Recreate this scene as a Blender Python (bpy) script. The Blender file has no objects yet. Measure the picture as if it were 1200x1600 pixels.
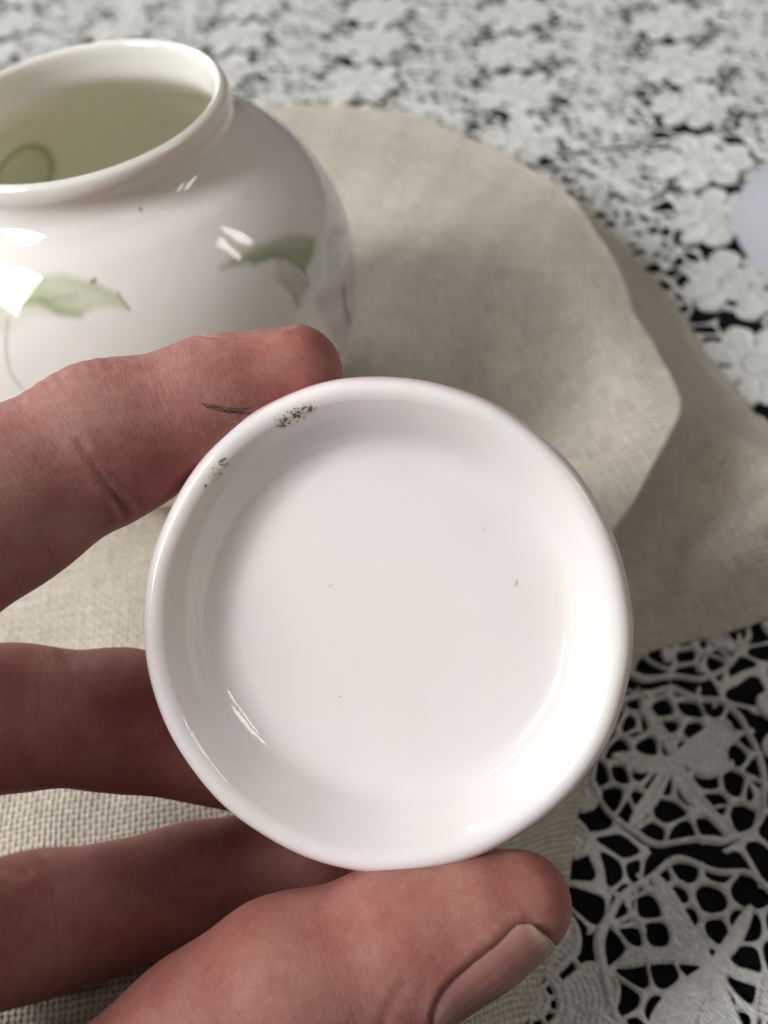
import bpy, math
import numpy as np
from mathutils import Matrix, Vector

# ------------------------------------------------------------------ camera, world, lamps, exposure
F = 1500.0                                   # focal length in pixels of the 1200 x 1600 photograph
PITCH, ROLL = math.radians(48.6), math.radians(-10.3)
up = np.array([math.sin(ROLL)*math.cos(PITCH), -math.cos(ROLL)*math.cos(PITCH), -math.sin(PITCH)])
fw = np.array([0, 0, 1.0]); yh = fw-(fw@up)*up; yh /= np.linalg.norm(yh)
RC = np.array([np.cross(yh, up), yh, up])    # camera (x right, y down, z forward) -> world
CAM = np.array([0, 0, .076])-RC@(np.array([(117.24-600)/F, (163.9-800)/F, 1])*.1633)   # jar base centre is the origin
LACE_Z = -.025

sc = bpy.context.scene
col = sc.collection
cd = bpy.data.cameras.new('camera'); cam = bpy.data.objects.new('camera', cd); col.objects.link(cam)
Rm = np.stack([RC[:, 0], -RC[:, 1], -RC[:, 2]], 1)
cam.matrix_world = Matrix.Translation(Vector(CAM)) @ Matrix(Rm.tolist()).to_4x4()
cd.sensor_fit = 'VERTICAL'; cd.sensor_height = 36; cd.lens = 36*F/1600
cd.clip_start = .005; cd.clip_end = 50
cd.dof.use_dof = True; cd.dof.focus_distance = .1185; cd.dof.aperture_fstop = 19; cd.dof.aperture_blades = 0
sc.camera = cam

w = bpy.data.worlds.new('World'); sc.world = w; w.use_nodes = True
bg = w.node_tree.nodes['Background']; bg.inputs[0].default_value = (.86, .83, .80, 1); bg.inputs[1].default_value = .075

def area(name, loc, target, sx, sy, power, colour):
    l = bpy.data.lights.new(name, 'AREA'); l.shape = 'RECTANGLE'; l.size = sx; l.size_y = sy; l.energy = power; l.color = colour
    o = bpy.data.objects.new(name, l); col.objects.link(o); o.location = loc
    o.rotation_euler = (Vector(target)-Vector(loc)).to_track_quat('-Z', 'Y').to_euler()
    return o
area('window_light', (-.82, -.30, .80), (0, 0, 0), .36, .44, 17, (.96, .98, 1))
area('far_window_light', (-.60, .60, .55), (.05, .05, 0), .50, .45, 6, (.95, .98, 1))
area('ceiling_light', (-.20, -.10, 1.10), (0, 0, 0), 1.7, 1.5, 2.4, (1, .97, .93))
area('side_window_light', (.95, -.30, .80), (0, 0, 0), .07, .34, 1.3, (1, .95, .88))
area('side_window_light', (.95, -.12, .80), (0, 0, 0), .07, .34, 1.3, (1, .95, .88))

sc.view_settings.view_transform = 'Standard'; sc.view_settings.look = 'None'
sc.view_settings.exposure = -.24; sc.view_settings.gamma = 1
sc.cycles.use_denoising = True
sc.cycles.max_bounces = 10; sc.cycles.diffuse_bounces = 6
rng = np.random.default_rng(7)

# ------------------------------------------------------------------ helpers
def mesh_obj(name, verts, faces, mat=None, parent=None, smooth=True, colors=None, uv=None):
    me = bpy.data.meshes.new(name); verts = np.asarray(verts, float)
    if isinstance(faces, np.ndarray) and faces.ndim == 2:
        n, k = faces.shape
        me.vertices.add(len(verts)); me.vertices.foreach_set('co', verts.ravel())
        me.loops.add(n*k); me.loops.foreach_set('vertex_index', faces.ravel().astype(np.int32))
        me.polygons.add(n); me.polygons.foreach_set('loop_start', np.arange(n, dtype=np.int32)*k)
        me.update(calc_edges=True)
    else:
        me.from_pydata(verts.tolist(), [], faces)
    if smooth: me.polygons.foreach_set('use_smooth', np.ones(len(me.polygons), bool))
    if colors is not None:
        a = me.color_attributes.new('tint', 'FLOAT_COLOR', 'POINT')
        a.data.foreach_set('color', np.concatenate([colors, np.ones((len(verts), 1))], 1).ravel().astype(np.float32))
    if uv is not None:
        u = me.uv_layers.new(name='UVMap'); li = np.zeros(len(me.loops), np.int32); me.loops.foreach_get('vertex_index', li)
        u.data.foreach_set('uv', np.asarray(uv)[li].ravel().astype(np.float32))
    me.validate(); me.update()
    o = bpy.data.objects.new(name, me); col.objects.link(o)
    if mat: me.materials.append(mat.m)
    if parent: o.parent = parent
    return o

def tag(o, label=None, cat=None, group=None, kind=None):
    for k, v in (('label', label), ('category', cat), ('group', group), ('kind', kind)):
        if v: o[k] = v
    return o

def grid_faces(nu, nv, wrap_v=False):
    i = np.arange(nu-1)[:, None]; j = np.arange(nv if wrap_v else nv-1)[None]
    j2 = (j+1) % nv
    return np.stack([i*nv+j, (i+1)*nv+j, (i+1)*nv+j2, i*nv+j2], -1).reshape(-1, 4)

def spline(pts, n):
    p = np.array(pts, float); t = np.concatenate([[0], np.cumsum(np.sqrt(np.linalg.norm(np.diff(p, axis=0), axis=1)))])
    q = np.linspace(0, t[-1], n); k = np.clip(np.searchsorted(t, q, side='right')-1, 0, len(t)-2)
    m = np.gradient(p, t, axis=0); h = (t[k+1]-t[k])[:, None]; s = ((q-t[k])[:, None])/h
    return (2*s**3-3*s**2+1)*p[k]+(s**3-2*s**2+s)*h*m[k]+(-2*s**3+3*s**2)*p[k+1]+(s**3-s**2)*h*m[k+1]

def sstep(a, b, x):
    t = np.clip((x-a)/(b-a), 0, 1); return t*t*(3-2*t)

class Mat:
    def __init__(s, name):
        s.m = bpy.data.materials.new(name); s.m.use_nodes = True; s.t = s.m.node_tree; s.n = s.t.nodes; s.b = s.n['Principled BSDF']
    def link(s, a, b): s.t.links.new(a, b)
    def node(s, kind, **kw):
        n = s.n.new(kind)
        for k, v in kw.items(): setattr(n, k, v)
        return n
    def set(s, **kw):
        for k, v in kw.items():
            s.b.inputs[k.replace('_', ' ')].default_value = v
    def math(s, op, a, b=None, c=None):
        n = s.node('ShaderNodeMath', operation=op)
        for i, v in enumerate((a, b, c)):
            if v is None: continue
            if isinstance(v, (int, float)): n.inputs[i].default_value = v
            else: s.link(v, n.inputs[i])
        return n.outputs[0]
    def noise(s, vec, scale, detail=3, rough=.55):
        n = s.node('ShaderNodeTexNoise'); n.inputs['Scale'].default_value = scale; n.inputs['Detail'].default_value = detail
        n.inputs['Roughness'].default_value = rough; s.link(vec, n.inputs['Vector']); return n.outputs['Fac']
    def range(s, v, a, b, c=0., d=1.):
        n = s.node('ShaderNodeMapRange'); n.interpolation_type = 'SMOOTHSTEP'; s.link(v, n.inputs[0])
        for i, x in enumerate((a, b, c, d)): n.inputs[i+1].default_value = x
        return n.outputs[0]
    def mix(s, f, a, b, mode='MIX'):
        n = s.node('ShaderNodeMix', data_type='RGBA', blend_type=mode)
        for i, v in ((0, f), (6, a), (7, b)):
            if isinstance(v, (int, float)): n.inputs[i].default_value = v
            elif isinstance(v, tuple): n.inputs[i].default_value = (*v, 1)
            else: s.link(v, n.inputs[i])
        return n.outputs[2]
    def bump(s, h, dist, strength=1.):
        n = s.node('ShaderNodeBump'); n.inputs['Strength'].default_value = strength; n.inputs['Distance'].default_value = dist
        s.link(h, n.inputs['Height']); s.link(n.outputs[0], s.b.inputs['Normal']); return n.outputs[0]
    def obj(s): return s.node('ShaderNodeTexCoord').outputs['Object']

def cp(px, py, d):                            # photograph pixel + depth in mm -> camera frame, mm
    return np.array([(px-600)/F*d, (py-800)/F*d, d])
def to_world(q): return CAM+(np.asarray(q)*.001)@RC.T

# ------------------------------------------------------------------ materials
def china_nodes(M, base):
    M.set(Roughness=.07, IOR=1.45, Subsurface_Weight=.3, Subsurface_Scale=.003)
    M.b.inputs['Subsurface Radius'].default_value = (1, .7, .5)
    o = M.obj()
    M.bump(M.math('ADD', M.noise(o, 70, 2), M.math('MULTIPLY', M.noise(o, 420, 2), .10)), .0007, .35)
    return o

Mj = Mat('jar_china'); oc = china_nodes(Mj, None)
at = Mj.node('ShaderNodeVertexColor', layer_name='tint')
Mj.link(at.outputs[0], Mj.b.inputs['Base Color'])

Ml = Mat('lid_china'); oc = china_nodes(Ml, None)
base = Ml.mix(Ml.range(Ml.noise(oc, 45, 2), .35, .65), (.86, .79, .785), (.85, .805, .745))
lid_dirt = []   # filled in below, in lid space

Mk = Mat('linen'); uvn = Mk.node('ShaderNodeTexCoord').outputs['UV']
sep = Mk.node('ShaderNodeSeparateXYZ'); Mk.link(uvn, sep.inputs[0])
wob = Mk.noise(uvn, 90, 2)
def thread(axis, other, per):
    x = Mk.math('ADD', sep.outputs[axis], Mk.math('MULTIPLY', wob, .0011))
    return Mk.math('SINE', Mk.math('MULTIPLY', x, 2*math.pi/per)), x
sx, _ = thread(0, 1, .00096*2); sy, _ = thread(1, 0, .00104*2)
prod = Mk.math('MULTIPLY', sx, sy)
absx = Mk.math('ABSOLUTE', sx); absy = Mk.math('ABSOLUTE', sy)
wv = Mk.math('ADD', Mk.math('MULTIPLY', Mk.math('ADD', absx, absy), .5), Mk.math('MULTIPLY', prod, .25))
def slub(sx_, sy_, sc_):
    mp = Mk.node('ShaderNodeMapping'); Mk.link(uvn, mp.inputs[0]); mp.inputs['Scale'].default_value = (sx_, sy_, 1)
    return Mk.noise(mp.outputs[0], sc_, 3, .65)
sl = Mk.math('ADD', Mk.math('MULTIPLY', slub(1, 14, 130), .5), Mk.math('MULTIPLY', slub(14, 1, 130), .5))
c1 = Mk.mix(Mk.range(sl, .36, .64), (.46, .40, .315), (.73, .66, .55))
c2 = Mk.mix(Mk.range(wv, .12, .55), (.20, .165, .12), c1)
Mk.link(c2, Mk.b.inputs['Base Color']); Mk.set(Roughness=.95)
Mk.b.inputs['Specular IOR Level'].default_value = .15
Mk.b.inputs['Sheen Weight'].default_value = .15
Mk.bump(Mk.math('ADD', wv, Mk.math('MULTIPLY', sl, 1.0)), .00045, .9)

Mc = Mat('lace_cotton'); oc = Mc.obj()
cn = Mc.mix(Mc.range(Mc.noise(oc, 900, 3), .3, .7), (.70, .68, .64), (.83, .81, .77))
Mc.link(cn, Mc.b.inputs['Base Color']); Mc.set(Roughness=.95); Mc.b.inputs['Specular IOR Level'].default_value = .1
wvn = Mc.node('ShaderNodeTexWave', wave_type='BANDS'); wvn.inputs['Scale'].default_value = 560; wvn.inputs['Distortion'].default_value = 7
wvn.inputs['Detail'].default_value = 2; wvn.inputs['Detail Scale'].default_value = 1.2; Mc.link(oc, wvn.inputs['Vector'])
Mc.bump(Mc.math('ADD', wvn.outputs['Fac'], Mc.noise(oc, 1500, 3)), .0004, .8)

Mt = Mat('black_cloth'); Mt.set(Base_Color=(.006, .006, .007, 1), Roughness=.9); Mt.b.inputs['Specular IOR Level'].default_value = .1
Mt.bump(Mt.noise(Mt.obj(), 900, 3), .0003, .5)

Mg = Mat('grey_blue_cloth'); Mg.set(Base_Color=(.40, .405, .43, 1), Roughness=.8); Mg.bump(Mg.noise(Mg.obj(), 40, 3), .004, .3)

Ms = Mat('skin'); oc = Ms.obj()
at = Ms.node('ShaderNodeVertexColor', layer_name='tint')
v1 = Ms.range(Ms.noise(oc, 110, 5, .65), .3, .7)
c1 = Ms.mix(v1, (.94, .70, .70), (1.10, 1.12, 1.08)); c1 = Ms.mix(Ms.range(Ms.noise(oc, 900, 3, .6), .35, .65), c1, Ms.mix(1., c1, (1.10, 1.16, 1.14), 'MULTIPLY'))
Ms.link(Ms.mix(1., at.outputs[0], c1, 'MULTIPLY'), Ms.b.inputs['Base Color'])
Ms.set(Roughness=.58, Subsurface_Weight=.5, Subsurface_Scale=.0035); Ms.b.inputs['Subsurface Radius'].default_value = (1, .32, .18)
Ms.b.inputs['Specular IOR Level'].default_value = .35
vo = Ms.node('ShaderNodeTexVoronoi', feature='DISTANCE_TO_EDGE'); vo.inputs['Scale'].default_value = 2100
mpw = Ms.node('ShaderNodeMapping'); Ms.link(oc, mpw.inputs[0]); mpw.inputs['Scale'].default_value = (.6, 1.2, 1.2); Ms.link(mpw.outputs[0], vo.inputs['Vector'])
al = Ms.node('ShaderNodeVertexColor', layer_name='along').outputs[0]
def lines(sx_, sy_, rot, det):
    mp = Ms.node('ShaderNodeMapping'); Ms.link(al, mp.inputs[0]); mp.inputs['Scale'].default_value = (sx_, sy_, 1); mp.inputs['Rotation'].default_value = (0, 0, rot)
    return Ms.noise(mp.outputs[0], 1., det, .6)
hgt = Ms.math('ADD', Ms.math('MULTIPLY', Ms.range(vo.outputs[0], 0, .2), .10), Ms.math('MULTIPLY', Ms.noise(oc, 1100, 4, .65), .5))
hgt = Ms.math('ADD', hgt, Ms.math('MULTIPLY', lines(2.6, .35, 0, 3), 1.1))
hgt = Ms.math('ADD', hgt, Ms.math('MULTIPLY', lines(.5, 3.2, .5, 3), .7))
Ms.bump(hgt, .00015, .55)

Mn = Mat('fingernail'); at = Mn.node('ShaderNodeVertexColor', layer_name='tint'); Mn.link(at.outputs[0], Mn.b.inputs['Base Color'])
Mn.set(Roughness=.45, Subsurface_Weight=.35, Subsurface_Scale=.0015)
mpn = Mn.node('ShaderNodeMapping'); Mn.link(Mn.obj(), mpn.inputs[0]); mpn.inputs['Scale'].default_value = (1, 1, 1)
Mn.bump(Mn.noise(mpn.outputs[0], 500, 2), .0001, .4)
Mp = Mat('ink'); Mp.set(Base_Color=(.045, .028, .035, 1), Roughness=.7)

# ------------------------------------------------------------------ table and lace tablecloth
s = .9
tt = mesh_obj('tabletop', [(-s, -s, LACE_Z-.0008), (s, -s, LACE_Z-.0008), (s, s, LACE_Z-.0008), (-s, s, LACE_Z-.0008)], [(0, 1, 2, 3)], Mt, smooth=False)
tag(tt, 'black cloth surface under the white lace', kind='structure')

def field_mesh(name, f, h, ext, top):
    n = int(2*ext/h)+1; g = np.linspace(-ext, ext, n); hh = g[1]-g[0]
    X, Y = np.meshgrid(g, g, indexing='ij'); V = f(X, Y)
    keep = (V[:-1, :-1]+V[1:, :-1]+V[:-1, 1:]+V[1:, 1:]) > 0
    cnt = np.zeros((n, n), int)
    for a, b in ((0, 0), (1, 0), (0, 1), (1, 1)): cnt[a:n-1+a, b:n-1+b] += keep
    edge = (cnt > 0) & (cnt < 4)
    gx, gy = np.gradient(V, hh); gg = gx**2+gy**2+1e-3
    st = np.clip(V/gg, -.7*hh, .7*hh)
    X = np.where(edge, X-st*gx, X); Y = np.where(edge, Y-st*gy, Y)
    Z = np.where(edge, 0, top(np.maximum(V, .02), X, Y))
    idx = -np.ones((n, n), int); u = cnt > 0; idx[u] = np.arange(u.sum())
    k = np.argwhere(keep); a, b = k[:, 0], k[:, 1]
    q = np.stack([idx[a, b], idx[a+1, b], idx[a+1, b+1], idx[a, b+1]], 1)
    v = np.stack([X[u], Y[u], Z[u]], 1)*.001
    return v, q

def warp(x, y, sd, amp):
    r = np.random.default_rng(sd); dx = 0; dy = 0
    for _ in range(4):
        k = r.normal(0, .28, 2); p = r.uniform(0, 6.28, 2); a = r.normal(0, amp, 2)
        dx = dx+a[0]*np.sin(k[0]*x+k[1]*y+p[0]); dy = dy+a[1]*np.sin(k[0]*y-k[1]*x+p[1])
    return x+dx, y+dy

def flower(sd):
    r_ = np.random.default_rng(sd); jit = r_.normal(0, .09, 8); ln = 15.6+r_.normal(0, .5, 8)
    def f(x, y):
        x, y = warp(x, y, sd, .35); r = np.hypot(x, y); ph = np.arctan2(y, x); out = -9+0*r
        for i in range(8):
            d = (ph-(i*math.pi/4+jit[i])+math.pi) % (2*math.pi)-math.pi
            t = r*np.sin(d); c = r*np.cos(d)
            ww = (1.7+2.35*np.clip((c-5)/6, 0, 1))*(1-.48*np.clip((c-11.0)/5, 0, 1)**1.5)
            box = np.minimum(ww-np.abs(t), np.minimum(c-5.4, ln[i]-c))
            rd = 3.4; qx = np.maximum(np.abs(t)-(ww-rd), 0); qy = np.maximum(c-(ln[i]-rd), 0)
            box = np.minimum(box, rd-np.hypot(qx, qy))
            out = np.maximum(out, box)
        out = np.maximum(out, 1.15-np.abs(r-2.3)); out = np.maximum(out, 1.2-np.abs(r-5.5))
        out = np.maximum(out, .55-np.abs(r-10.4))
        sp = np.abs(np.sin(ph*5.5))*r/5.5; out = np.maximum(out, np.where(r < 6, .42-sp, -9))
        return out
    def top(v, x, y):
        r = np.hypot(x, y); ph = np.arctan2(y, x)
        return .25+1.0*np.sqrt(np.minimum(v, .55)/.55)-.55*sstep(.55, 1.5, v)+sstep(.5, 1.2, v)*(.22*np.sin(r*6.3+1.5*np.sin(ph*8))*(r > 6.5)+.12*np.sin(ph*64)*(r > 6.5))+.16*np.sin(ph*44)*(r <= 6.5)
    return f, top

def net_field(sd, rings, rmax, fill, wlo, whi):
    r_ = np.random.default_rng(sd); P_ = []; W_ = []
    for rad, n, jt in rings:
        a0 = r_.uniform(0, 6.28)
        for k in range(n):
            a_ = a0+2*math.pi*(k+r_.normal(0, .14))/n; q = rad+r_.normal(0, jt)
            P_.append((q*math.cos(a_), q*math.sin(a_))); W_.append(9. if r_.uniform() < fill else r_.uniform(wlo, whi))
    P_ = np.array(P_); W_ = np.array(W_)
    def f(x, y):
        x, y = warp(x, y, sd, .5); r = np.hypot(x, y); ph = np.arctan2(y, x)
        d = np.stack([(x-a)**2+(y-b)**2 for a, b in P_]); o = np.argsort(d, 0)[:2]
        i1, i2 = o; d1 = np.take_along_axis(d, o, 0)
        e = 9.
        i1 = o[0]; D1 = d1[0]
        e = np.full(x.shape, 1e9); k = 2.2                           # rounded cell: soft minimum of the distances to its walls
        acc = np.zeros(x.shape)
        for n_ in range(len(P_)):
            sep_ = np.hypot(P_[n_, 0]-P_[i1, 0], P_[n_, 1]-P_[i1, 1])+1e-6
            ed = (d[n_]-D1)/(2*sep_); acc = acc+np.where(n_ == i1, 0, np.exp(-k*ed))
        e = -np.log(acc+1e-30)/k
        out = W_[i1]-e
        return np.minimum(out, rmax+.6*np.sin(ph*9+sd)-r)
    return f
def openwork(sd):
    g = net_field(sd, [(2.5, 3, .6), (6.8, 8, .8), (11.2, 11, 1.0), (15.2, 17, .6)], 16.9, .06, .24, .52)
    r_ = np.random.default_rng(sd+9); na = 6; jit = r_.normal(0, .16, na); ln = r_.uniform(11.5, 16.5, na); wd = r_.uniform(.7, 2.0, na); off = r_.normal(0, .8, na)
    def f(x, y):
        out = g(x, y); x, y = warp(x, y, sd+4, .6); r = np.hypot(x, y); ph = np.arctan2(y, x)
        for i in range(na):
            d = (ph-(i*2*math.pi/na+jit[i])+math.pi) % (2*math.pi)-math.pi
            t = r*np.sin(d)-off[i]*np.sin(r*.25); c = r*np.cos(d)
            ww = .5+wd[i]*np.sin(np.pi*np.clip(c/ln[i], 0, 1))**.7
            out = np.maximum(out, np.where(c > 0, np.minimum(ww-np.abs(t), ln[i]-c), -9))
        out = np.maximum(out, .6-np.abs(r-16.3-.35*np.sin(ph*9)))
        return out
    def top(v, x, y): return .2+1.0*np.sqrt(np.minimum(v, .5)/.5)-.5*sstep(.55, 1.5, v)+sstep(.5, 1.2, v)*.2*np.sin(x*4.1+y*4.9+np.sin(x*.8)*1.5)+.1*np.sin(x*9-y*8)
    return f, top
def joiner(sd):
    f = net_field(sd+50, [(0, 1, .6), (5.0, 5, .6), (9.6, 8, .6)], 9.6, .05, .22, .5)
    def top(v, x, y): return .05+.6*np.sqrt(np.minimum(v, 1)/1)
    return f, top

lace = bpy.data.objects.new('lace_tablecloth', None); col.objects.link(lace); lace.location = (.1, .1, LACE_Z)
tag(lace, 'white cotton lace tablecloth with flower motifs laid over a black surface', 'tablecloth')
protos = {}
for nm, fn, ext in (('lace_flower', flower, 17.5), ('openwork_rosette', openwork, 17.5), ('lace_joining', joiner, 10)):
    protos[nm] = []
    for sd in (3, 11, 23):
        v, q = field_mesh(nm, fn(sd)[0], .25, ext, fn(sd)[1])
        me = mesh_obj(nm, v, q, Mc); protos[nm].append(me.data); bpy.data.objects.remove(me)
O0 = np.array([47., -124.]); A = np.array([7.6, 33.4]); B = np.array([31., 1.0])
def visible_xy(x, y, m=.10):
    q = (np.array([x*.001, y*.001, LACE_Z])-CAM)@RC
    if q[2] < .02: return False
    a, b = q[0]/q[2]*F, q[1]/q[2]*F
    return abs(a) < 1500 and -960 < b < 1150 and y < 480 and x > -330
under = lambda x, y: (-95 < x < 60 and -75 < y < 95)        # wholly hidden below the linen
for i in range(-6, 22):
    for j in range(-18, 14):
        p = O0+A*i+B*j
        odd = j % 2
        if visible_xy(*p) and not under(*p):
            nm = 'openwork_rosette' if odd else 'lace_flower'
            o = bpy.data.objects.new(nm, protos[nm][int(rng.integers(3))]); col.objects.link(o); o.parent = lace
            jt = rng.normal(0, .7, 2)
            o.matrix_parent_inverse = Matrix(); o.location = ((p[0]+jt[0])*.001-.1, (p[1]+jt[1])*.001-.1, .0001*odd)
            o.rotation_euler = (0, 0, rng.uniform(0, 6.28)); k = rng.normal(1.0 if odd else 1.05, .02); o.scale = (k, k, 1)
        p = p+A/2+B/2
        if visible_xy(*p) and not under(*p):
            o = bpy.data.objects.new('lace_joining', protos['lace_joining'][int(rng.integers(3))]); col.objects.link(o); o.parent = lace
            o.location = (p[0]*.001-.1, p[1]*.001-.1, -.0002); o.rotation_euler = (0, 0, rng.uniform(0, 6.28)); o.scale = (1.12, 1.12, 1)

# ------------------------------------------------------------------ linen cloth draped over a low form
c0 = np.array([5., -5.])
TOP = [(33, 160), (58, 144), (84, 117), (99, 93), (108, 71), (109.5, 52), (108, 13), (109, -23), (98, -37), (84, -52), (70, -72), (57, -92), (44, -112), (18, -138),
       (-40, -160), (-120, -150), (-150, -60), (-150, 60), (-90, 135), (-20, 160)]
HEM = [(37, 180), (66, 164), (96, 135), (113, 108), (121, 82), (125, 60), (128.5, 18), (133, -14), (148, -37), (136, -54), (113, -63), (99, -65), (85, -64), (72, -82), (62.5, -98), (60, -107), (47, -128),
       (20, -156), (-50, -182), (-140, -172), (-172, -60), (-172, 70), (-100, 150), (-25, 170)]
def polar(P, th, sm):
    d = np.array(P, float)-c0; a = np.arctan2(d[:, 1], d[:, 0]); r = np.hypot(d[:, 0], d[:, 1]); o = np.argsort(a)
    a, r = a[o], r[o]; a = np.concatenate([a-2*np.pi, a, a+2*np.pi]); r = np.tile(r, 3)
    v = np.interp(th, a, r); k = np.arange(-30, 31); g = np.exp(-.5*(k/sm)**2); g /= g.sum()
    return np.convolve(np.concatenate([v[-30:], v, v[:30]]), g, 'valid')
NT = 720
th = np.linspace(-np.pi, np.pi, NT, endpoint=False)
rt = polar(TOP, th, 3.0)-2.5; rh = np.maximum(polar(HEM, th, 4.0), rt+5)
hollow = 7*np.exp(-((np.degrees(th)+22)/9)**2)+2*np.exp(-((np.degrees(th)+4)/6)**2)
kround = sstep(-12, 10, np.degrees(th)); kfold = np.exp(-((np.degrees(th)+17)/6)**2); kdrop = sstep(-7, -13, np.degrees(th))*sstep(-52, -36, np.degrees(th))
soft = 3.5*sstep(-20, 25, np.degrees(th))*sstep(175, 120, np.degrees(th))
nt, ns = 90, 44
S = np.concatenate([np.linspace(0, 1, nt)**.8, np.linspace(0, 1, ns+1)[1:]+1])
V = []; UV = []
dirs = np.stack([np.cos(th), np.sin(th)], 1)
arc = np.zeros(NT); prev = None
for k, sv in enumerate(S):
    if sv <= 1:
        r = rt*sv; z = 0*th
    else:
        t = sv-1
        g = t**1.35; r = rt+(rh-rt)*g-hollow*np.sin(np.pi*np.clip(t*1.15, 0, 1))**1.2
        hard = (sstep(0, 1, t)*.55+.45*(1-(1-t)**1.6))*(1-kdrop)+kdrop*(1-(1-np.clip(t*1.05, 0, 1))**4.5); rnd = np.sin(t*np.pi/2)**2
        z = (LACE_Z*1000+1.9)*(hard*(1-kround)+rnd*kround)+kfold*15*np.exp(-((t-.74)/.15)**2)
    xy = c0+dirs*r[:, None]
    n = (np.sin(xy[:, 0]*.055+xy[:, 1]*.021+1)+.6*np.sin(-xy[:, 0]*.03+xy[:, 1]*.075)+.4*np.sin(xy[:, 0]*.11+xy[:, 1]*.09)+.22*np.sin(xy[:, 0]*.34-xy[:, 1]*.16+2*np.sin(xy[:, 1]*.05))+.12*np.sin(xy[:, 0]*.2+xy[:, 1]*.55+np.sin(xy[:, 0]*.11)*2))
    keep = sstep(40, 75, np.hypot(xy[:, 0], xy[:, 1]))
    n = n-12*np.exp(-((xy[:, 0]-74)/18)**2-((xy[:, 1]+4)/34)**2)+4*np.exp(-((xy[:, 0]-99)/9)**2-((xy[:, 1]-5)/45)**2)
    if sv <= 1: z = z+.75*n*keep-soft*sstep(.68, 1, sv)**1.5
    else: z = z+.75*n*keep*(1-t)-soft*(1-t)**1.5
    p = np.concatenate([xy, z[:, None]], 1)
    if prev is not None: arc = arc+np.linalg.norm(p-prev, axis=1)
    prev = p; V.append(p); UV.append((c0+dirs*arc[:, None])*.001)
V = np.concatenate(V)*.001; V[:, 2] -= .0002
cl = mesh_obj('linen_cloth', V, grid_faces(len(S), NT, True), Mk, uv=np.concatenate(UV))
m = cl.modifiers.new('thickness', 'SOLIDIFY'); m.thickness = .0006; m.offset = -1
tag(cl, 'beige woven linen cloth draped over a low form under the white jar', 'cloth')

# ------------------------------------------------------------------ grey-blue cloth at the right edge
nu, nv = 40, 96; a = np.linspace(0, 2*np.pi, nv, endpoint=False); V = []
for i in range(nu):
    t = i/(nu-1); rr = t
    e = 1+.06*np.sin(3*a+1)+.04*np.sin(5*a+.5)
    x = 206+52*rr*e*np.cos(a); y = 36+74*rr*e*np.sin(a)
    z = 1+22*(1-t**2.6)**.6+1.6*np.sin(x*.07+y*.04)*(1-t)
    V.append(np.stack([x, y, z+LACE_Z*1000], 1))
gb = mesh_obj('folded_napkin', np.concatenate(V)*.001, grid_faces(nu, nv, True), Mg)
tag(gb, 'pale grey blue smooth napkin bundle on the lace at the right edge', 'napkin')

# ------------------------------------------------------------------ jar
OUT = [(22, 0), (24.5, .8), (31, 7), (37.5, 17), (41.5, 28), (42.8, 38), (42, 48), (38, 57.5), (32, 64.5), (27.8, 67.5), (26.0, 69.5), (25.6, 71.5), (26.2, 73.5), (25.9, 75.2), (25, 76)]
INN = [(25, 76), (24.2, 75.4), (23.7, 73), (23.7, 69.5), (26, 66), (30, 62), (36, 54.5), (39.3, 46), (39.8, 38), (38.5, 28), (34.5, 17.5), (28, 8.5), (20, 4.6), (10, 4.1), (.3, 4)]
po = spline(OUT, 300); pi_ = spline(INN, 160)
prof = np.concatenate([[[.3, 1.0], [18, 1.0], [19, .3], [20.5, 0]], po, pi_[1:]])
NJ = 960
tj = np.linspace(-np.pi, np.pi, NJ, endpoint=False)
PJ = np.stack([prof[:, 0][:, None]*np.cos(tj), prof[:, 0][:, None]*np.sin(tj), np.repeat(prof[:, 1][:, None], NJ, 1)], -1).reshape(-1, 3)
colr = np.tile(np.array([.86, .825, .77]), (len(PJ), 1))
TH = np.degrees(np.tile(tj, len(prof))); ZZ = np.repeat(prof[:, 1], NJ)
outer = np.repeat(np.arange(len(prof)) < 4+300, NJ)
def pmap(a, z): return np.stack([np.radians(a)*40, z], -1)          # unrolled surface, mm
def paint_poly(pts, colour, soft, alpha, zone=outer):
    p = pmap(*np.array(pts, float).T); lo, hi = p.min(0)-2, p.max(0)+2
    q = pmap(TH, ZZ); sel = np.where(zone & (q > lo).all(1) & (q < hi).all(1))[0]; q = q[sel]
    d = np.full(len(q), 1e9); ins = np.zeros(len(q), bool)
    for a, b in zip(p, np.roll(p, -1, 0)):
        ab = b-a; t = np.clip(((q-a)@ab)/(ab@ab), 0, 1); d = np.minimum(d, np.linalg.norm(q-a-t[:, None]*ab, axis=1))
        c = ((a[1] > q[:, 1]) != (b[1] > q[:, 1])) & (q[:, 0] < (b[0]-a[0])*(q[:, 1]-a[1])/(b[1]-a[1]+1e-12)+a[0]); ins ^= c
    sd = np.where(ins, d, -d); m = sstep(-soft, soft, sd)*alpha
    n = .78+.22*np.sin(q[:, 0]*.35+q[:, 1]*.8+p[0, 0])
    edge = np.exp(-(d/.9)**2)*.16
    m = np.clip(m*n+edge*sstep(-soft, soft, sd)*alpha, 0, 1)[:, None]
    colr[sel] = colr[sel]*(1-m)+np.array(colour)*m
def paint_line(pts, colour, wd, alpha):
    p = pmap(*np.array(pts, float).T); lo, hi = p.min(0)-3, p.max(0)+3
    q = pmap(TH, ZZ); sel = np.where(outer & (q > lo).all(1) & (q < hi).all(1))[0]; q = q[sel]; d = np.full(len(q), 1e9)
    for a, b in zip(p[:-1], p[1:]):
        ab = b-a; t = np.clip(((q-a)@ab)/(ab@ab+1e-9), 0, 1); d = np.minimum(d, np.linalg.norm(q-a-t[:, None]*ab, axis=1))
    m = (np.exp(-(d/wd)**2)*alpha)[:, None]; colr[sel] = colr[sel]*(1-m)+np.array(colour)*m
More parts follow.
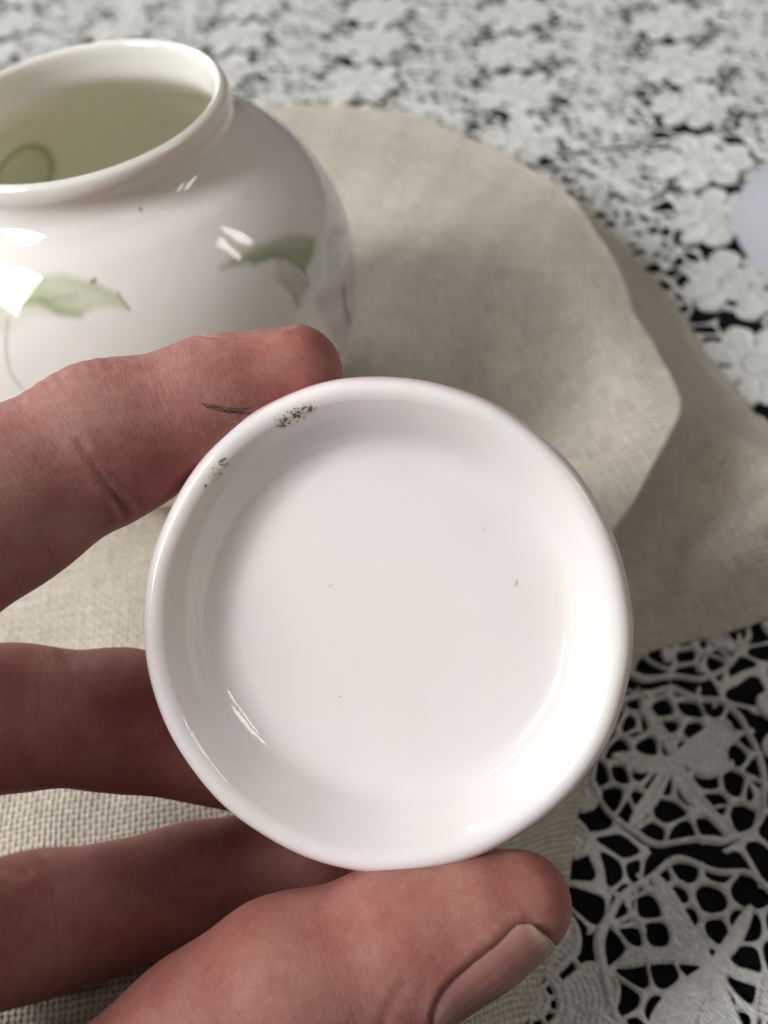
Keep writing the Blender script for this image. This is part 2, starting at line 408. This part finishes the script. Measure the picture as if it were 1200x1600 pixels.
GREEN, OLIVE, PALE, MAUVE = (.40, .47, .22), (.20, .22, .12), (.60, .62, .45), (.62, .47, .50)
paint_poly([(-121.2, 58.7), (-111.4, 60.8), (-104.1, 61.0), (-98.4, 60.1), (-106.0, 59.9), (-111.7, 58.0), (-117.3, 57.3)], PALE, 1.0, .6)
paint_poly([(-121.5, 61.1), (-115.6, 62.9), (-107.7, 64.5), (-96.3, 64.2), (-87.9, 62.8), (-83.1, 61.0), (-81.6, 58.9), (-86.2, 59.9), (-89.4, 60.0), (-93.7, 59.4), (-98.9, 60.0), (-103.2, 61.3), (-111.4, 60.9), (-121.2, 58.7)], (.45, .50, .27), .7, .85)
paint_line([(-117.4, 61.3), (-104.1, 61.4), (-98.7, 61.7), (-93.6, 61.7)], OLIVE, .55, .25)
paint_line([(-103.2, 61.3), (-98.9, 60.0), (-93.7, 59.4)], OLIVE, .6, .35)
paint_line([(-83.1, 61.0), (-81.6, 58.9)], OLIVE, .3, .5)
paint_line([(-113.0, 59.2), (-114.1, 55.2), (-114.2, 51.8), (-112.1, 49.1)], (.50, .42, .34), .45, .5)
paint_poly([(-42.2, 56.6), (-38.0, 54.1), (-37.0, 51.3), (-36.9, 49.4), (-41.3, 47.7), (-43.1, 47.9), (-42.3, 50.6), (-43.5, 52.9)], (.52, .49, .40), .5, .6)
paint_poly([(-56.4, 59.3), (-50.9, 59.5), (-44.3, 59.2), (-39.1, 58.4), (-33.8, 57.2), (-28.3, 55.1), (-26.1, 53.5), (-29.6, 52.3), (-32.8, 51.6), (-35.8, 51.7), (-36.5, 53.7), (-38.6, 55.5), (-41.8, 56.9), (-47.7, 57.9)], (.36, .40, .22), 1.0, .85)
paint_line([(-35.6, 51.9), (-38.6, 55.3), (-41.8, 56.8), (-47.7, 57.8)], (.16, .20, .09), .6, .55)
paint_line([(-35.6, 51.9), (-36.5, 49.2)], OLIVE, .35, .5); paint_line([(-42.3, 47.8), (-42.0, 49.7), (-44.2, 54.3)], OLIVE, .55, .25)
paint_poly([(-37.1, 46.3), (-31.7, 46.9), (-26.6, 46.3), (-21.2, 44.8), (-12, 42.4), (-8, 37.0), (-10, 31.2), (-22, 27), (-30, 29), (-36.3, 43.2)], MAUVE, 1.2, .75)
paint_poly([(-23.5, 51.3), (-15.1, 51.4), (-10, 47.9), (-22.5, 45.5), (-28.6, 47.3)], (.42, .43, .38), .8, .5)
paint_line([(-23.0, 41.5), (-24, 39.0), (-24, 36.9), (-22, 33.0)], (.25, .15, .13), .9, .75)
for a_, z_ in ((-68.3, 68.7), (-89.0, 63.0), (-88.2, 63.1)): paint_line([(a_, z_), (a_+.3, z_)], (.2, .16, .12), .28, .8)
for k in range(9):                                                   # the decoration goes on round the unseen side
    a0 = 10+k*24; zc = 50+6*math.sin(k*2.1)
    paint_poly([(a0, zc), (a0+6, zc+4), (a0+13, zc+3), (a0+17, zc-1), (a0+9, zc-2.5)], GREEN if k % 2 else MAUVE, .6, .7)
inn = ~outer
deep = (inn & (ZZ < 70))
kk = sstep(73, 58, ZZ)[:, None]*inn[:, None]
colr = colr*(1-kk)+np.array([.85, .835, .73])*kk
ring = np.hypot((TH-127)*.62, (ZZ-51)*.95); m = (inn*(np.exp(-((ring-6.5)/.9)**2)*.75+.35*(ring < 6.5)))[:, None]
colr = colr*(1-m)+np.array([.46, .52, .24])*m                        # green ring-shaped reflection, painted into the colour of the inside wall
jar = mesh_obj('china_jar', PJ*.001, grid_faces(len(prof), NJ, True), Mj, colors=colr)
tag(jar, 'open white china jar with green leaf decoration standing on the linen', 'jar')

# ------------------------------------------------------------------ lid, seen from underneath
DL = 115.0
lc = to_world(cp(592, 978, DL)*np.array([1, 1, 1]))
tilt = Matrix.Rotation(math.radians(-7), 3, 'Y')
Llid = Matrix(Rm.tolist()) @ tilt                                    # local z towards the viewer, x right, y up in the picture
LP = [(0.01, -7.5), (10, -7.5), (19.6, -7.42), (21.2, -7.2), (22.4, -6.65), (23.3, -5.8), (24.4, -4.25), (25.6, -2.45), (26.6, -1.15), (27.3, -.38), (28.2, 0), (29.0, -.15), (29.65, -.75), (30.05, -1.7), (30.1, -2.8),
      (29.8, -4.6), (28.9, -6.8), (26.7, -8.8), (22, -10.6), (15, -11.8), (8, -12.4), (0.01, -12.5)]
lp = spline(LP, 320); NL = 720
tl = np.linspace(0, 2*np.pi, NL, endpoint=False)
R_ = np.repeat(lp[:, 0][:, None], NL, 1); T_ = np.repeat(tl[None], len(lp), 0); Z_ = np.repeat(lp[:, 1][:, None], NL, 1)
wobr = 1+.007*np.cos(2*T_+2.2)+.004*np.cos(3*T_+.5)+.003*np.cos(5*T_+2)+.0012*np.cos(11*T_)+.0009*np.cos(17*T_+1)
inner_k = (np.arange(len(lp)) < 150)[:, None]*sstep(27.5, 19, R_)
X_ = R_*wobr*np.cos(T_)+1.1*inner_k; Y_ = R_*wobr*np.sin(T_)+.2*inner_k
Z_ = Z_+.12*np.sin(2*T_+1)*sstep(15, 28, R_)+.05*np.sin(7*T_)*sstep(26, 28, R_)
LV = np.stack([X_, Y_, Z_], -1).reshape(-1, 3)*.001
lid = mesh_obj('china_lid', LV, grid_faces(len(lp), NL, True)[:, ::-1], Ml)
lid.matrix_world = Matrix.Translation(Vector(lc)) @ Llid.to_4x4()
tag(lid, 'white glazed round china lid held up by the fingers, hollow underside showing', 'lid')
oc = Ml.obj()
def near(px, py, rad):
    d = DL; q = Vector(to_world(cp(px, py, d))); p = lid.matrix_world.inverted() @ q
    sp = Ml.node('ShaderNodeVectorMath', operation='DISTANCE'); Ml.link(oc, sp.inputs[0]); sp.inputs[1].default_value = (p.x, p.y, 0)
    return Ml.range(sp.outputs['Value'], rad*.25, rad, 1., 0.)
def amax(a, b): return Ml.math('MAXIMUM', a, b)
m = near(440, 664, .0021); m = amax(m, near(462, 652, .0021)); m = amax(m, near(480, 642, .0015))
m = amax(m, near(342, 724, .0013)); m = amax(m, Ml.math('MULTIPLY', near(312, 762, .0010), 1.1)); m = amax(m, Ml.math('MULTIPLY', near(330, 742, .0018), .6))
nz = Ml.noise(oc, 2300, 4, .6)
dirt = Ml.math('MULTIPLY', Ml.range(Ml.math('ADD', Ml.math('MULTIPLY', m, .30), nz), .63, .80), Ml.range(m, .02, .2))
halo = Ml.math('MULTIPLY', m, .26)
vs = Ml.node('ShaderNodeTexVoronoi', feature='F1'); vs.inputs['Scale'].default_value = 150; Ml.link(oc, vs.inputs['Vector'])
spk = Ml.math('MULTIPLY', Ml.range(vs.outputs['Distance'], .018, .045, 1., 0.), Ml.range(vs.outputs['Color'], .68, .85))
base = Ml.mix(Ml.math('MULTIPLY', spk, .55), base, (.30, .24, .20))
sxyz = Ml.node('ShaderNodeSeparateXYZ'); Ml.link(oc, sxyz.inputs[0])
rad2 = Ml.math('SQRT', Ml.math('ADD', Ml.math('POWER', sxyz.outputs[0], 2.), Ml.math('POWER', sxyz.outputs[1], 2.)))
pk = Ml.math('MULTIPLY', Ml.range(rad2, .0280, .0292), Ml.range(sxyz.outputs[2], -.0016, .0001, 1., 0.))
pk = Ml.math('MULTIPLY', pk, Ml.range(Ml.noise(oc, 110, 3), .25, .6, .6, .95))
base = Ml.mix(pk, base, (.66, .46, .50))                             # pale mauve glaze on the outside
base = Ml.mix(halo, base, (.50, .42, .28)); base = Ml.mix(dirt, base, (.17, .12, .065))
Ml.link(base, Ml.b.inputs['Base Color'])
Ml.link(Ml.math('ADD', Ml.math('MULTIPLY', dirt, .6), .09), Ml.b.inputs['Roughness'])

VV, FF = [], []
zf = -7.5
for px_, py_, ang, ln_ in ((-8.5, 3.9, .7, .6), (15.2, 4.2, 1.4, .9), (-7.2, -10.2, .2, .4), (11.5, 11.2, 2.4, .4)):
    p = np.array([px_+1., py_+.2]); b0 = len(VV)
    for k in range(7):
        d = np.array([math.cos(ang+(k-3)*.22), math.sin(ang+(k-3)*.22)]); nrm_ = np.array([-d[1], d[0]])*.022
        VV += [(*(p-nrm_), zf+.05), (*(p+nrm_), zf+.05), (*p, zf+.09)]; p = p+d*ln_/6
        if k: a_, b_ = b0+3*(k-1), b0+3*k; FF += [(a_, b_, b_+2, a_+2), (a_+2, b_+2, b_+1, a_+1)]
Mf = Mat('lint_grey'); Mf.set(Base_Color=(.25, .22, .21, 1), Roughness=.9)
lint = mesh_obj('lint', np.array(VV)*.001, FF, Mf, parent=lid); lint['kind'] = 'stuff'

# ------------------------------------------------------------------ hand: one continuous surface grown from a distance field
def chain(*pts): return [(cp(*a[:3]), a[3], cp(*b[:3]), b[3]) for a, b in zip(pts[:-1], pts[1:])]
SEG = []
SEG += chain((458, 584, 125, 6.5), (335, 630, 125, 8.1), (168, 690, 124, 9.9), (0, 784, 120, 10.7), (-340, 1000, 106, 12.5))             # forefinger
SEG += chain((410, 1195, 139, 7.2), (190, 1124, 136, 9.4), (20, 1120, 133, 9.5), (-430, 1160, 104, 12.5))                             # middle finger
SEG += chain((480, 1338, 142, 8.0), (300, 1388, 144, 9.0), (60, 1443, 141, 9.7), (-420, 1560, 110, 12))                              # ring finger
SEG += chain((812, 1412, 117, 6.3), (735, 1440, 117, 8.0), (628, 1482, 116.5, 9.6), (450, 1560, 114.5, 11.2), (335, 1650, 113, 11.8), (60, 1900, 106, 13.5), (-400, 2050, 98, 16))   # thumb
SEG += chain((-340, 1000, 106, 12.5), (-640, 1150, 100, 15), (-800, 1500, 95, 18), (-1100, 2000, 88, 20))
SEG += chain((-430, 1160, 104, 12.5), (-560, 1400, 97, 17), (-800, 1700, 92, 19)); SEG += chain((-420, 1560, 110, 12), (-650, 1700, 98, 17), (-1100, 2000, 88, 20))
SEG += chain((-400, 2050, 98, 16), (-800, 2000, 92, 18)); SEG += chain((-500, 1500, 96, 14), (-500, 1950, 96, 15))
SEG += chain((-1100, 2000, 88, 20), (-1800, 2450, 80, 24))
KS = 3.0
def sdf(p):
    d = np.full(p.shape[:-1], 60., np.float32)
    for a, ra, b, rb in SEG:
        ab = b-a; t = np.clip(((p-a)@ab)/(ab@ab), 0, 1); e = np.linalg.norm(p-a-t[..., None]*ab, axis=-1)-(ra+t*(rb-ra))
        h = np.maximum(KS-np.abs(d-e), 0)/KS; d = np.minimum(d, e)-h*h*KS/4
    return d
lo = np.array([-160., -28, 58]); hi = np.array([26., 122, 162]); hs = .55
nn = ((hi-lo)/hs).astype(int)+1
ax = [lo[k]+hs*np.arange(nn[k]) for k in range(3)]
D = np.full(nn, 40., np.float32)
for a, ra, b, rb in SEG:
    rm = max(ra, rb)+KS+3*hs; l = np.minimum(a, b)-rm; h_ = np.maximum(a, b)+rm
    i0 = np.clip(((l-lo)/hs).astype(int), 0, nn); i1 = np.clip(((h_-lo)/hs).astype(int)+1, 0, nn)
    if (i1 <= i0).any(): continue
    sl_ = tuple(slice(p, q) for p, q in zip(i0, i1))
    gx = ax[0][sl_[0]][:, None, None]-a[0]; gy = ax[1][sl_[1]][None, :, None]-a[1]; gz = ax[2][sl_[2]][None, None]-a[2]
    ab = b-a; t = np.clip((gx*ab[0]+gy*ab[1]+gz*ab[2])/(ab@ab), 0, 1)
    e = np.sqrt((gx-t*ab[0])**2+(gy-t*ab[1])**2+(gz-t*ab[2])**2)-(ra+t*(rb-ra))
    d = D[sl_]; hh = np.maximum(KS-np.abs(d-e), 0)/KS; D[sl_] = np.minimum(d, e)-hh*hh*KS/4
D[0] = D[-1] = 5; D[:, 0] = D[:, -1] = 5; D[:, :, 0] = D[:, :, -1] = 5
def surface_nets(D):
    ins = D < 0; sh = np.array(D.shape)-1
    c = np.zeros(sh, np.int8)
    for dx in (0, 1):
        for dy in (0, 1):
            for dz in (0, 1): c += ins[dx:dx+sh[0], dy:dy+sh[1], dz:dz+sh[2]]
    act = np.argwhere((c > 0) & (c < 8)); idx = -np.ones(sh, np.int64); idx[tuple(act.T)] = np.arange(len(act))
    acc = np.zeros((len(act), 3)); cnt = np.zeros(len(act))
    cor = [(x, y, z) for x in (0, 1) for y in (0, 1) for z in (0, 1)]
    for p in cor:
        for k in range(3):
            if p[k]: continue
            q = list(p); q[k] = 1
            a = D[act[:, 0]+p[0], act[:, 1]+p[1], act[:, 2]+p[2]]; b = D[act[:, 0]+q[0], act[:, 1]+q[1], act[:, 2]+q[2]]
            m = (a < 0) != (b < 0); t = np.where(m, a/(a-b+1e-12), 0)
            pos = np.repeat(np.array(p, float)[None], len(act), 0); pos[:, k] = t
            acc[m] += pos[m]; cnt[m] += 1
    v = act+acc/cnt[:, None]; faces = []
    for k in range(3):
        u, w_ = (k+1) % 3, (k+2) % 3
        s0 = [slice(None)]*3; s1 = [slice(None)]*3; s0[k] = slice(0, -1); s1[k] = slice(1, None)
        e = np.argwhere(ins[tuple(s0)] != ins[tuple(s1)])
        e = e[(e[:, u] > 0) & (e[:, w_] > 0) & (e[:, u] < sh[u]) & (e[:, w_] < sh[w_])]
        flip = ins[tuple(e.T)]
        q = []
        for du, dw in ((1, 1), (0, 1), (0, 0), (1, 0)):
            f = e.copy(); f[:, u] -= du; f[:, w_] -= dw; q.append(idx[tuple(f.T)])
        q = np.stack(q, 1); q[~flip] = q[~flip][:, ::-1]; faces.append(q)
    return v, np.concatenate(faces)
HV, HF = surface_nets(D); HV = lo+HV*hs
def grad(p, e=.15):
    return np.stack([(sdf(p+np.eye(3)[k]*e)-sdf(p-np.eye(3)[k]*e))/(2*e) for k in range(3)], -1)
def smooth(v, n, lam=.5):
    E = np.concatenate([HF[:, [0, 1]], HF[:, [1, 2]], HF[:, [2, 3]], HF[:, [3, 0]]]); dg = np.bincount(E.ravel(), minlength=len(v))[:, None]
    for _ in range(n):
        a = np.stack([np.bincount(E[:, 0], v[E[:, 1], k], len(v))+np.bincount(E[:, 1], v[E[:, 0], k], len(v)) for k in range(3)], 1)
        v = v+lam*(a/dg-v)
    return v
HV = smooth(HV, 3)
front = (HV[:, 0] > -75)                                             # refine what the picture shows
N = grad(HV); N /= np.linalg.norm(N, axis=1)[:, None]+1e-9
pix = np.stack([HV[:, 0]/HV[:, 2]*F+600, HV[:, 1]/HV[:, 2]*F+800], 1)
disp = np.zeros(len(HV)); tint = np.tile(np.array([.345, .166, .140]), (len(HV), 1))
facing = N[:, 2] < .25
def seg_dist(pts):
    d = np.full(len(HV), 1e9)
    for a, b in zip(np.array(pts[:-1], float), np.array(pts[1:], float)):
        ab = b-a; t = np.clip(((pix-a)@ab)/(ab@ab), 0, 1); d = np.minimum(d, np.linalg.norm(pix-a-t[:, None]*ab, axis=1))
    return np.where(facing, d, 1e9)
def crease(pts, wpx, depth, dark=.25, zmax=1e9):
    global disp, tint
    d = seg_dist(pts); k = np.exp(-(d/wpx)**2)*(HV[:, 2] < zmax); disp -= depth*k
    disp += depth*.45*np.exp(-((d-2.2*wpx)/(1.3*wpx))**2)*(HV[:, 2] < zmax)
    tint *= 1-dark*k[:, None]*np.array([.8, 1, 1])
crease([(122, 690), (145, 722), (168, 760), (192, 806)], 5, .22, .08, zmax=132)
crease([(150, 712), (180, 748), (218, 790)], 4.5, .14, .07, zmax=132)
crease([(176, 770), (196, 800)], 5, .15, .06, zmax=132)
for px_, py_, l_ in ((140, 565, 24), (118, 566, 30), (85, 574, 30), (62, 580, 22), (40, 590, 26), (165, 560, 20), (20, 604, 24)):
    crease([(px_-4, py_-8), (px_+l_*.5, py_+l_)], 5, .06, .07, zmax=135)
crease([(25, 1150), (40, 1210)], 8, .12, .10); crease([(95, 1020), (110, 1040)], 6, .12, .1)
crease([(0, 1352), (40, 1362)], 9, .25, .15, zmax=150); crease([(60, 1340), (95, 1372)], 8, .15, .1)
crease([(598, 1600), (612, 1565), (632, 1535)], 8, .12, .1, zmax=130)
# nails: coordinates along and around the finger
def nail_frame(A_, B_, sgn):
    a = (B_-A_)/np.linalg.norm(B_-A_); vw = np.array([0, 0, -1.]); vw -= (vw@a)*a; vw /= np.linalg.norm(vw)
    s_ = np.cross(a, vw); s_ *= sgn*np.sign(s_[1])
    return a, vw, s_
def make_nail(A_, B_, sgn, phi0, half, u0, u1, ustop, free):
    global disp, tint
    a, vw, s_ = nail_frame(A_, B_, sgn); L = u1-u0
    def half_at(u):
        t = (u-u0)/L
        return half*np.sqrt(np.clip(1-np.clip((.34-t)/.345, 0, 1)**2.2, .03, 1))*(1-.22*np.clip((t-.78)/.22, 0, 1)**2)*(.93+.07*np.clip(t*2, 0, 1))
    q = HV-A_; u = q@a; x = q@vw; y = q@s_; ph = np.arctan2(y, x)
    ok = (u > u0-4) & (u < u1+3) & (np.hypot(x, y) < 14)
    rad = np.hypot(x, y)
    dph = np.abs(ph-phi0); db = np.minimum((half_at(u)-dph)*rad, np.minimum(u-u0, u1-u))     # >0 inside, mm
    disp += np.where(ok, -.36*sstep(-.1, .6, db)+.22*np.exp(-((db+.8)/.9)**2)*(u < u1-1), 0)
    tint *= 1-np.where(ok, .12*np.exp(-((db+.1)/.45)**2)*(u < u1+.4), 0)[:, None]*np.array([.7, 1, 1])
    nu, nv = 46, 30; uu = np.linspace(u0-.3, u1, nu); V = []; C_ = []
    for ui in uu:
        uc = min(ui, ustop); hw = half_at(np.array(ui))
        phs = phi0+np.linspace(-1, 1, nv)*hw
        dr = np.cos(phs)[:, None]*vw+np.sin(phs)[:, None]*s_
        o_ = A_+a*uc; r0 = np.full(nv, 1.); r1 = np.full(nv, 16.)
        for _ in range(22):
            rm = (r0+r1)/2; i_ = sdf(o_+dr*rm[:, None]) < 0; r0 = np.where(i_, rm, r0); r1 = np.where(i_, r1, rm)
        rr_ = r0-.10-.85*np.abs(np.linspace(-1, 1, nv))**7*(1-.6*sstep(u1-4.5, u1-.5, ui))-.8*np.clip((u0+1.6-ui)/1.9, 0, 1)**1.5+.02*np.sin(np.linspace(-1, 1, nv)*26)
        rr_ = rr_-.14*np.clip(ui-ustop, 0, 9)
        lat = np.linspace(-1, 1, nv)**2
        ua = ui-.9*lat*np.clip((ui-(u1-2.5))/2.5, 0, 1)
        V.append(A_+a*ua[:, None]+dr*rr_[:, None])
        t_ = sstep(u1-free-.7, u1-free+.5, ui-.8*0+(-.9*np.linspace(-1, 1, nv)**2)); lun = sstep(u0+4.2, u0+3.0, ui)*.8
        c_ = np.array([.39, .185, .152])+np.array([.05, .06, .055])*lun
        C_.append(c_*(1-t_[:, None])+np.array([.48, .36, .25])*t_[:, None])
    V = np.concatenate(V); f = grid_faces(nu, nv)
    return V, f, np.concatenate(C_)
thA, thB = cp(650, 1500, 116.5), cp(815, 1390, 117)
ifA, ifB = cp(330, 615, 125), cp(470, 585, 125)
tn = make_nail(thA, thB, 1, math.radians(45), math.radians(45), -2.0, 15.4, 10.5, 1.5)
fn = make_nail(ifA, ifB, -1, math.radians(96), math.radians(47), -.5, 12.9, 8.0, 1.8)
# colour of the skin itself: redder finger pads and joints
def blush(px, py, rad, c):
    global tint
    k = np.exp(-(np.hypot(pix[:, 0]-px, pix[:, 1]-py)/rad)**2)[:, None]*.8; tint = tint*(1-k)+tint*np.array(c)*k
blush(450, 570, 110, (1.10, .95, .92)); blush(260, 750, 80, (1.06, .86, .88)); blush(560, 1440, 130, (1.08, .93, .93)); blush(840, 1380, 70, (1.10, 1.0, .95))
blush(60, 850, 110, (1.0, 1.03, 1.02)); blush(700, 1400, 90, (1.06, 1.0, .96)); blush(200, 1150, 150, (1.02, .88, .86)); blush(250, 1400, 200, (1.02, .86, .84))
HV2 = HV+N*disp[:, None]
best = np.full(len(HV), 1e9); FU = np.zeros((len(HV), 3)); run = 0.; lastb = None
for a, ra, b, rb in SEG:
    run = run if lastb is not None and np.allclose(lastb, a) else run+500.
    ab = b-a; L_ = np.linalg.norm(ab); t = np.clip(((HV-a)@ab)/(ab@ab), 0, 1); c_ = HV-a-t[:, None]*ab
    e = np.linalg.norm(c_, axis=1)-(ra+t*(rb-ra)); vw = np.array([0, 0, -1.]); ax_ = ab/L_; vw = vw-(vw@ax_)*ax_; vw /= np.linalg.norm(vw); sd_ = np.cross(ax_, vw)
    m = e < best; best = np.where(m, e, best)
    FU[m] = np.stack([run+t*L_, np.arctan2(c_@sd_, c_@vw)*9., 0*t], 1)[m]
    run += L_; lastb = b
hand = mesh_obj('hand', to_world(HV2), HF, Ms, colors=np.clip(tint, 0, 1))
fa = hand.data.color_attributes.new('along', 'FLOAT_COLOR', 'POINT')
fa.data.foreach_set('color', np.concatenate([FU, np.ones((len(HV), 1))], 1).ravel().astype(np.float32))
tag(hand, 'bare hand pinching the round white lid between forefinger and thumb', 'hand')
for V, f, c in (tn, fn):
    n_ = mesh_obj('nail', to_world(V), f, Mn, parent=hand, colors=c)
    md = n_.modifiers.new('thickness', 'SOLIDIFY'); md.thickness = .0004; md.offset = 0
# small ink scribble on the forefinger
def on_skin(px, py, off=.05):
    r0, r1 = 100., 126.; dv = cp(px, py, 1.)
    for _ in range(24):
        m_ = (r0+r1)/2
        if sdf((dv*m_)[None])[0] < 0: r1 = m_
        else: r0 = m_
    return dv*(r0-off)
def strip(pts, wmm):
    P_ = np.array([on_skin(*p) for p in pts]); V = []
    for i, p in enumerate(P_):
        t = P_[min(i+1, len(P_)-1)]-P_[max(i-1, 0)]; t /= np.linalg.norm(t); sd = np.cross(t, [0, 0, 1.]); sd /= np.linalg.norm(sd)
        k = wmm*.75*(.4+.6*math.sin(math.pi*(i+.6)/(len(P_)+.2)))/2
        V += [p-sd*k, p+sd*k]
    return V, [(2*i, 2*i+1, 2*i+3, 2*i+2) for i in range(len(P_)-1)]
VV, FF = [], []
for l_, wd in (([(314, 630), (330, 634), (350, 640), (372, 646), (392, 645)], .16), ([(318, 634), (338, 640), (358, 645), (380, 641), (395, 634)], .14),
               ([(330, 632), (352, 637), (374, 639), (390, 637)], .10), ([(345, 643), (362, 641), (386, 646)], .12), ([(316, 629), (322, 637), (340, 636)], .10)):
    v, f = strip(l_, wd); FF += [tuple(i+len(VV) for i in q) for q in f]; VV += v
mesh_obj('ink_mark', to_world(np.array(VV)), FF, Mp, parent=hand)
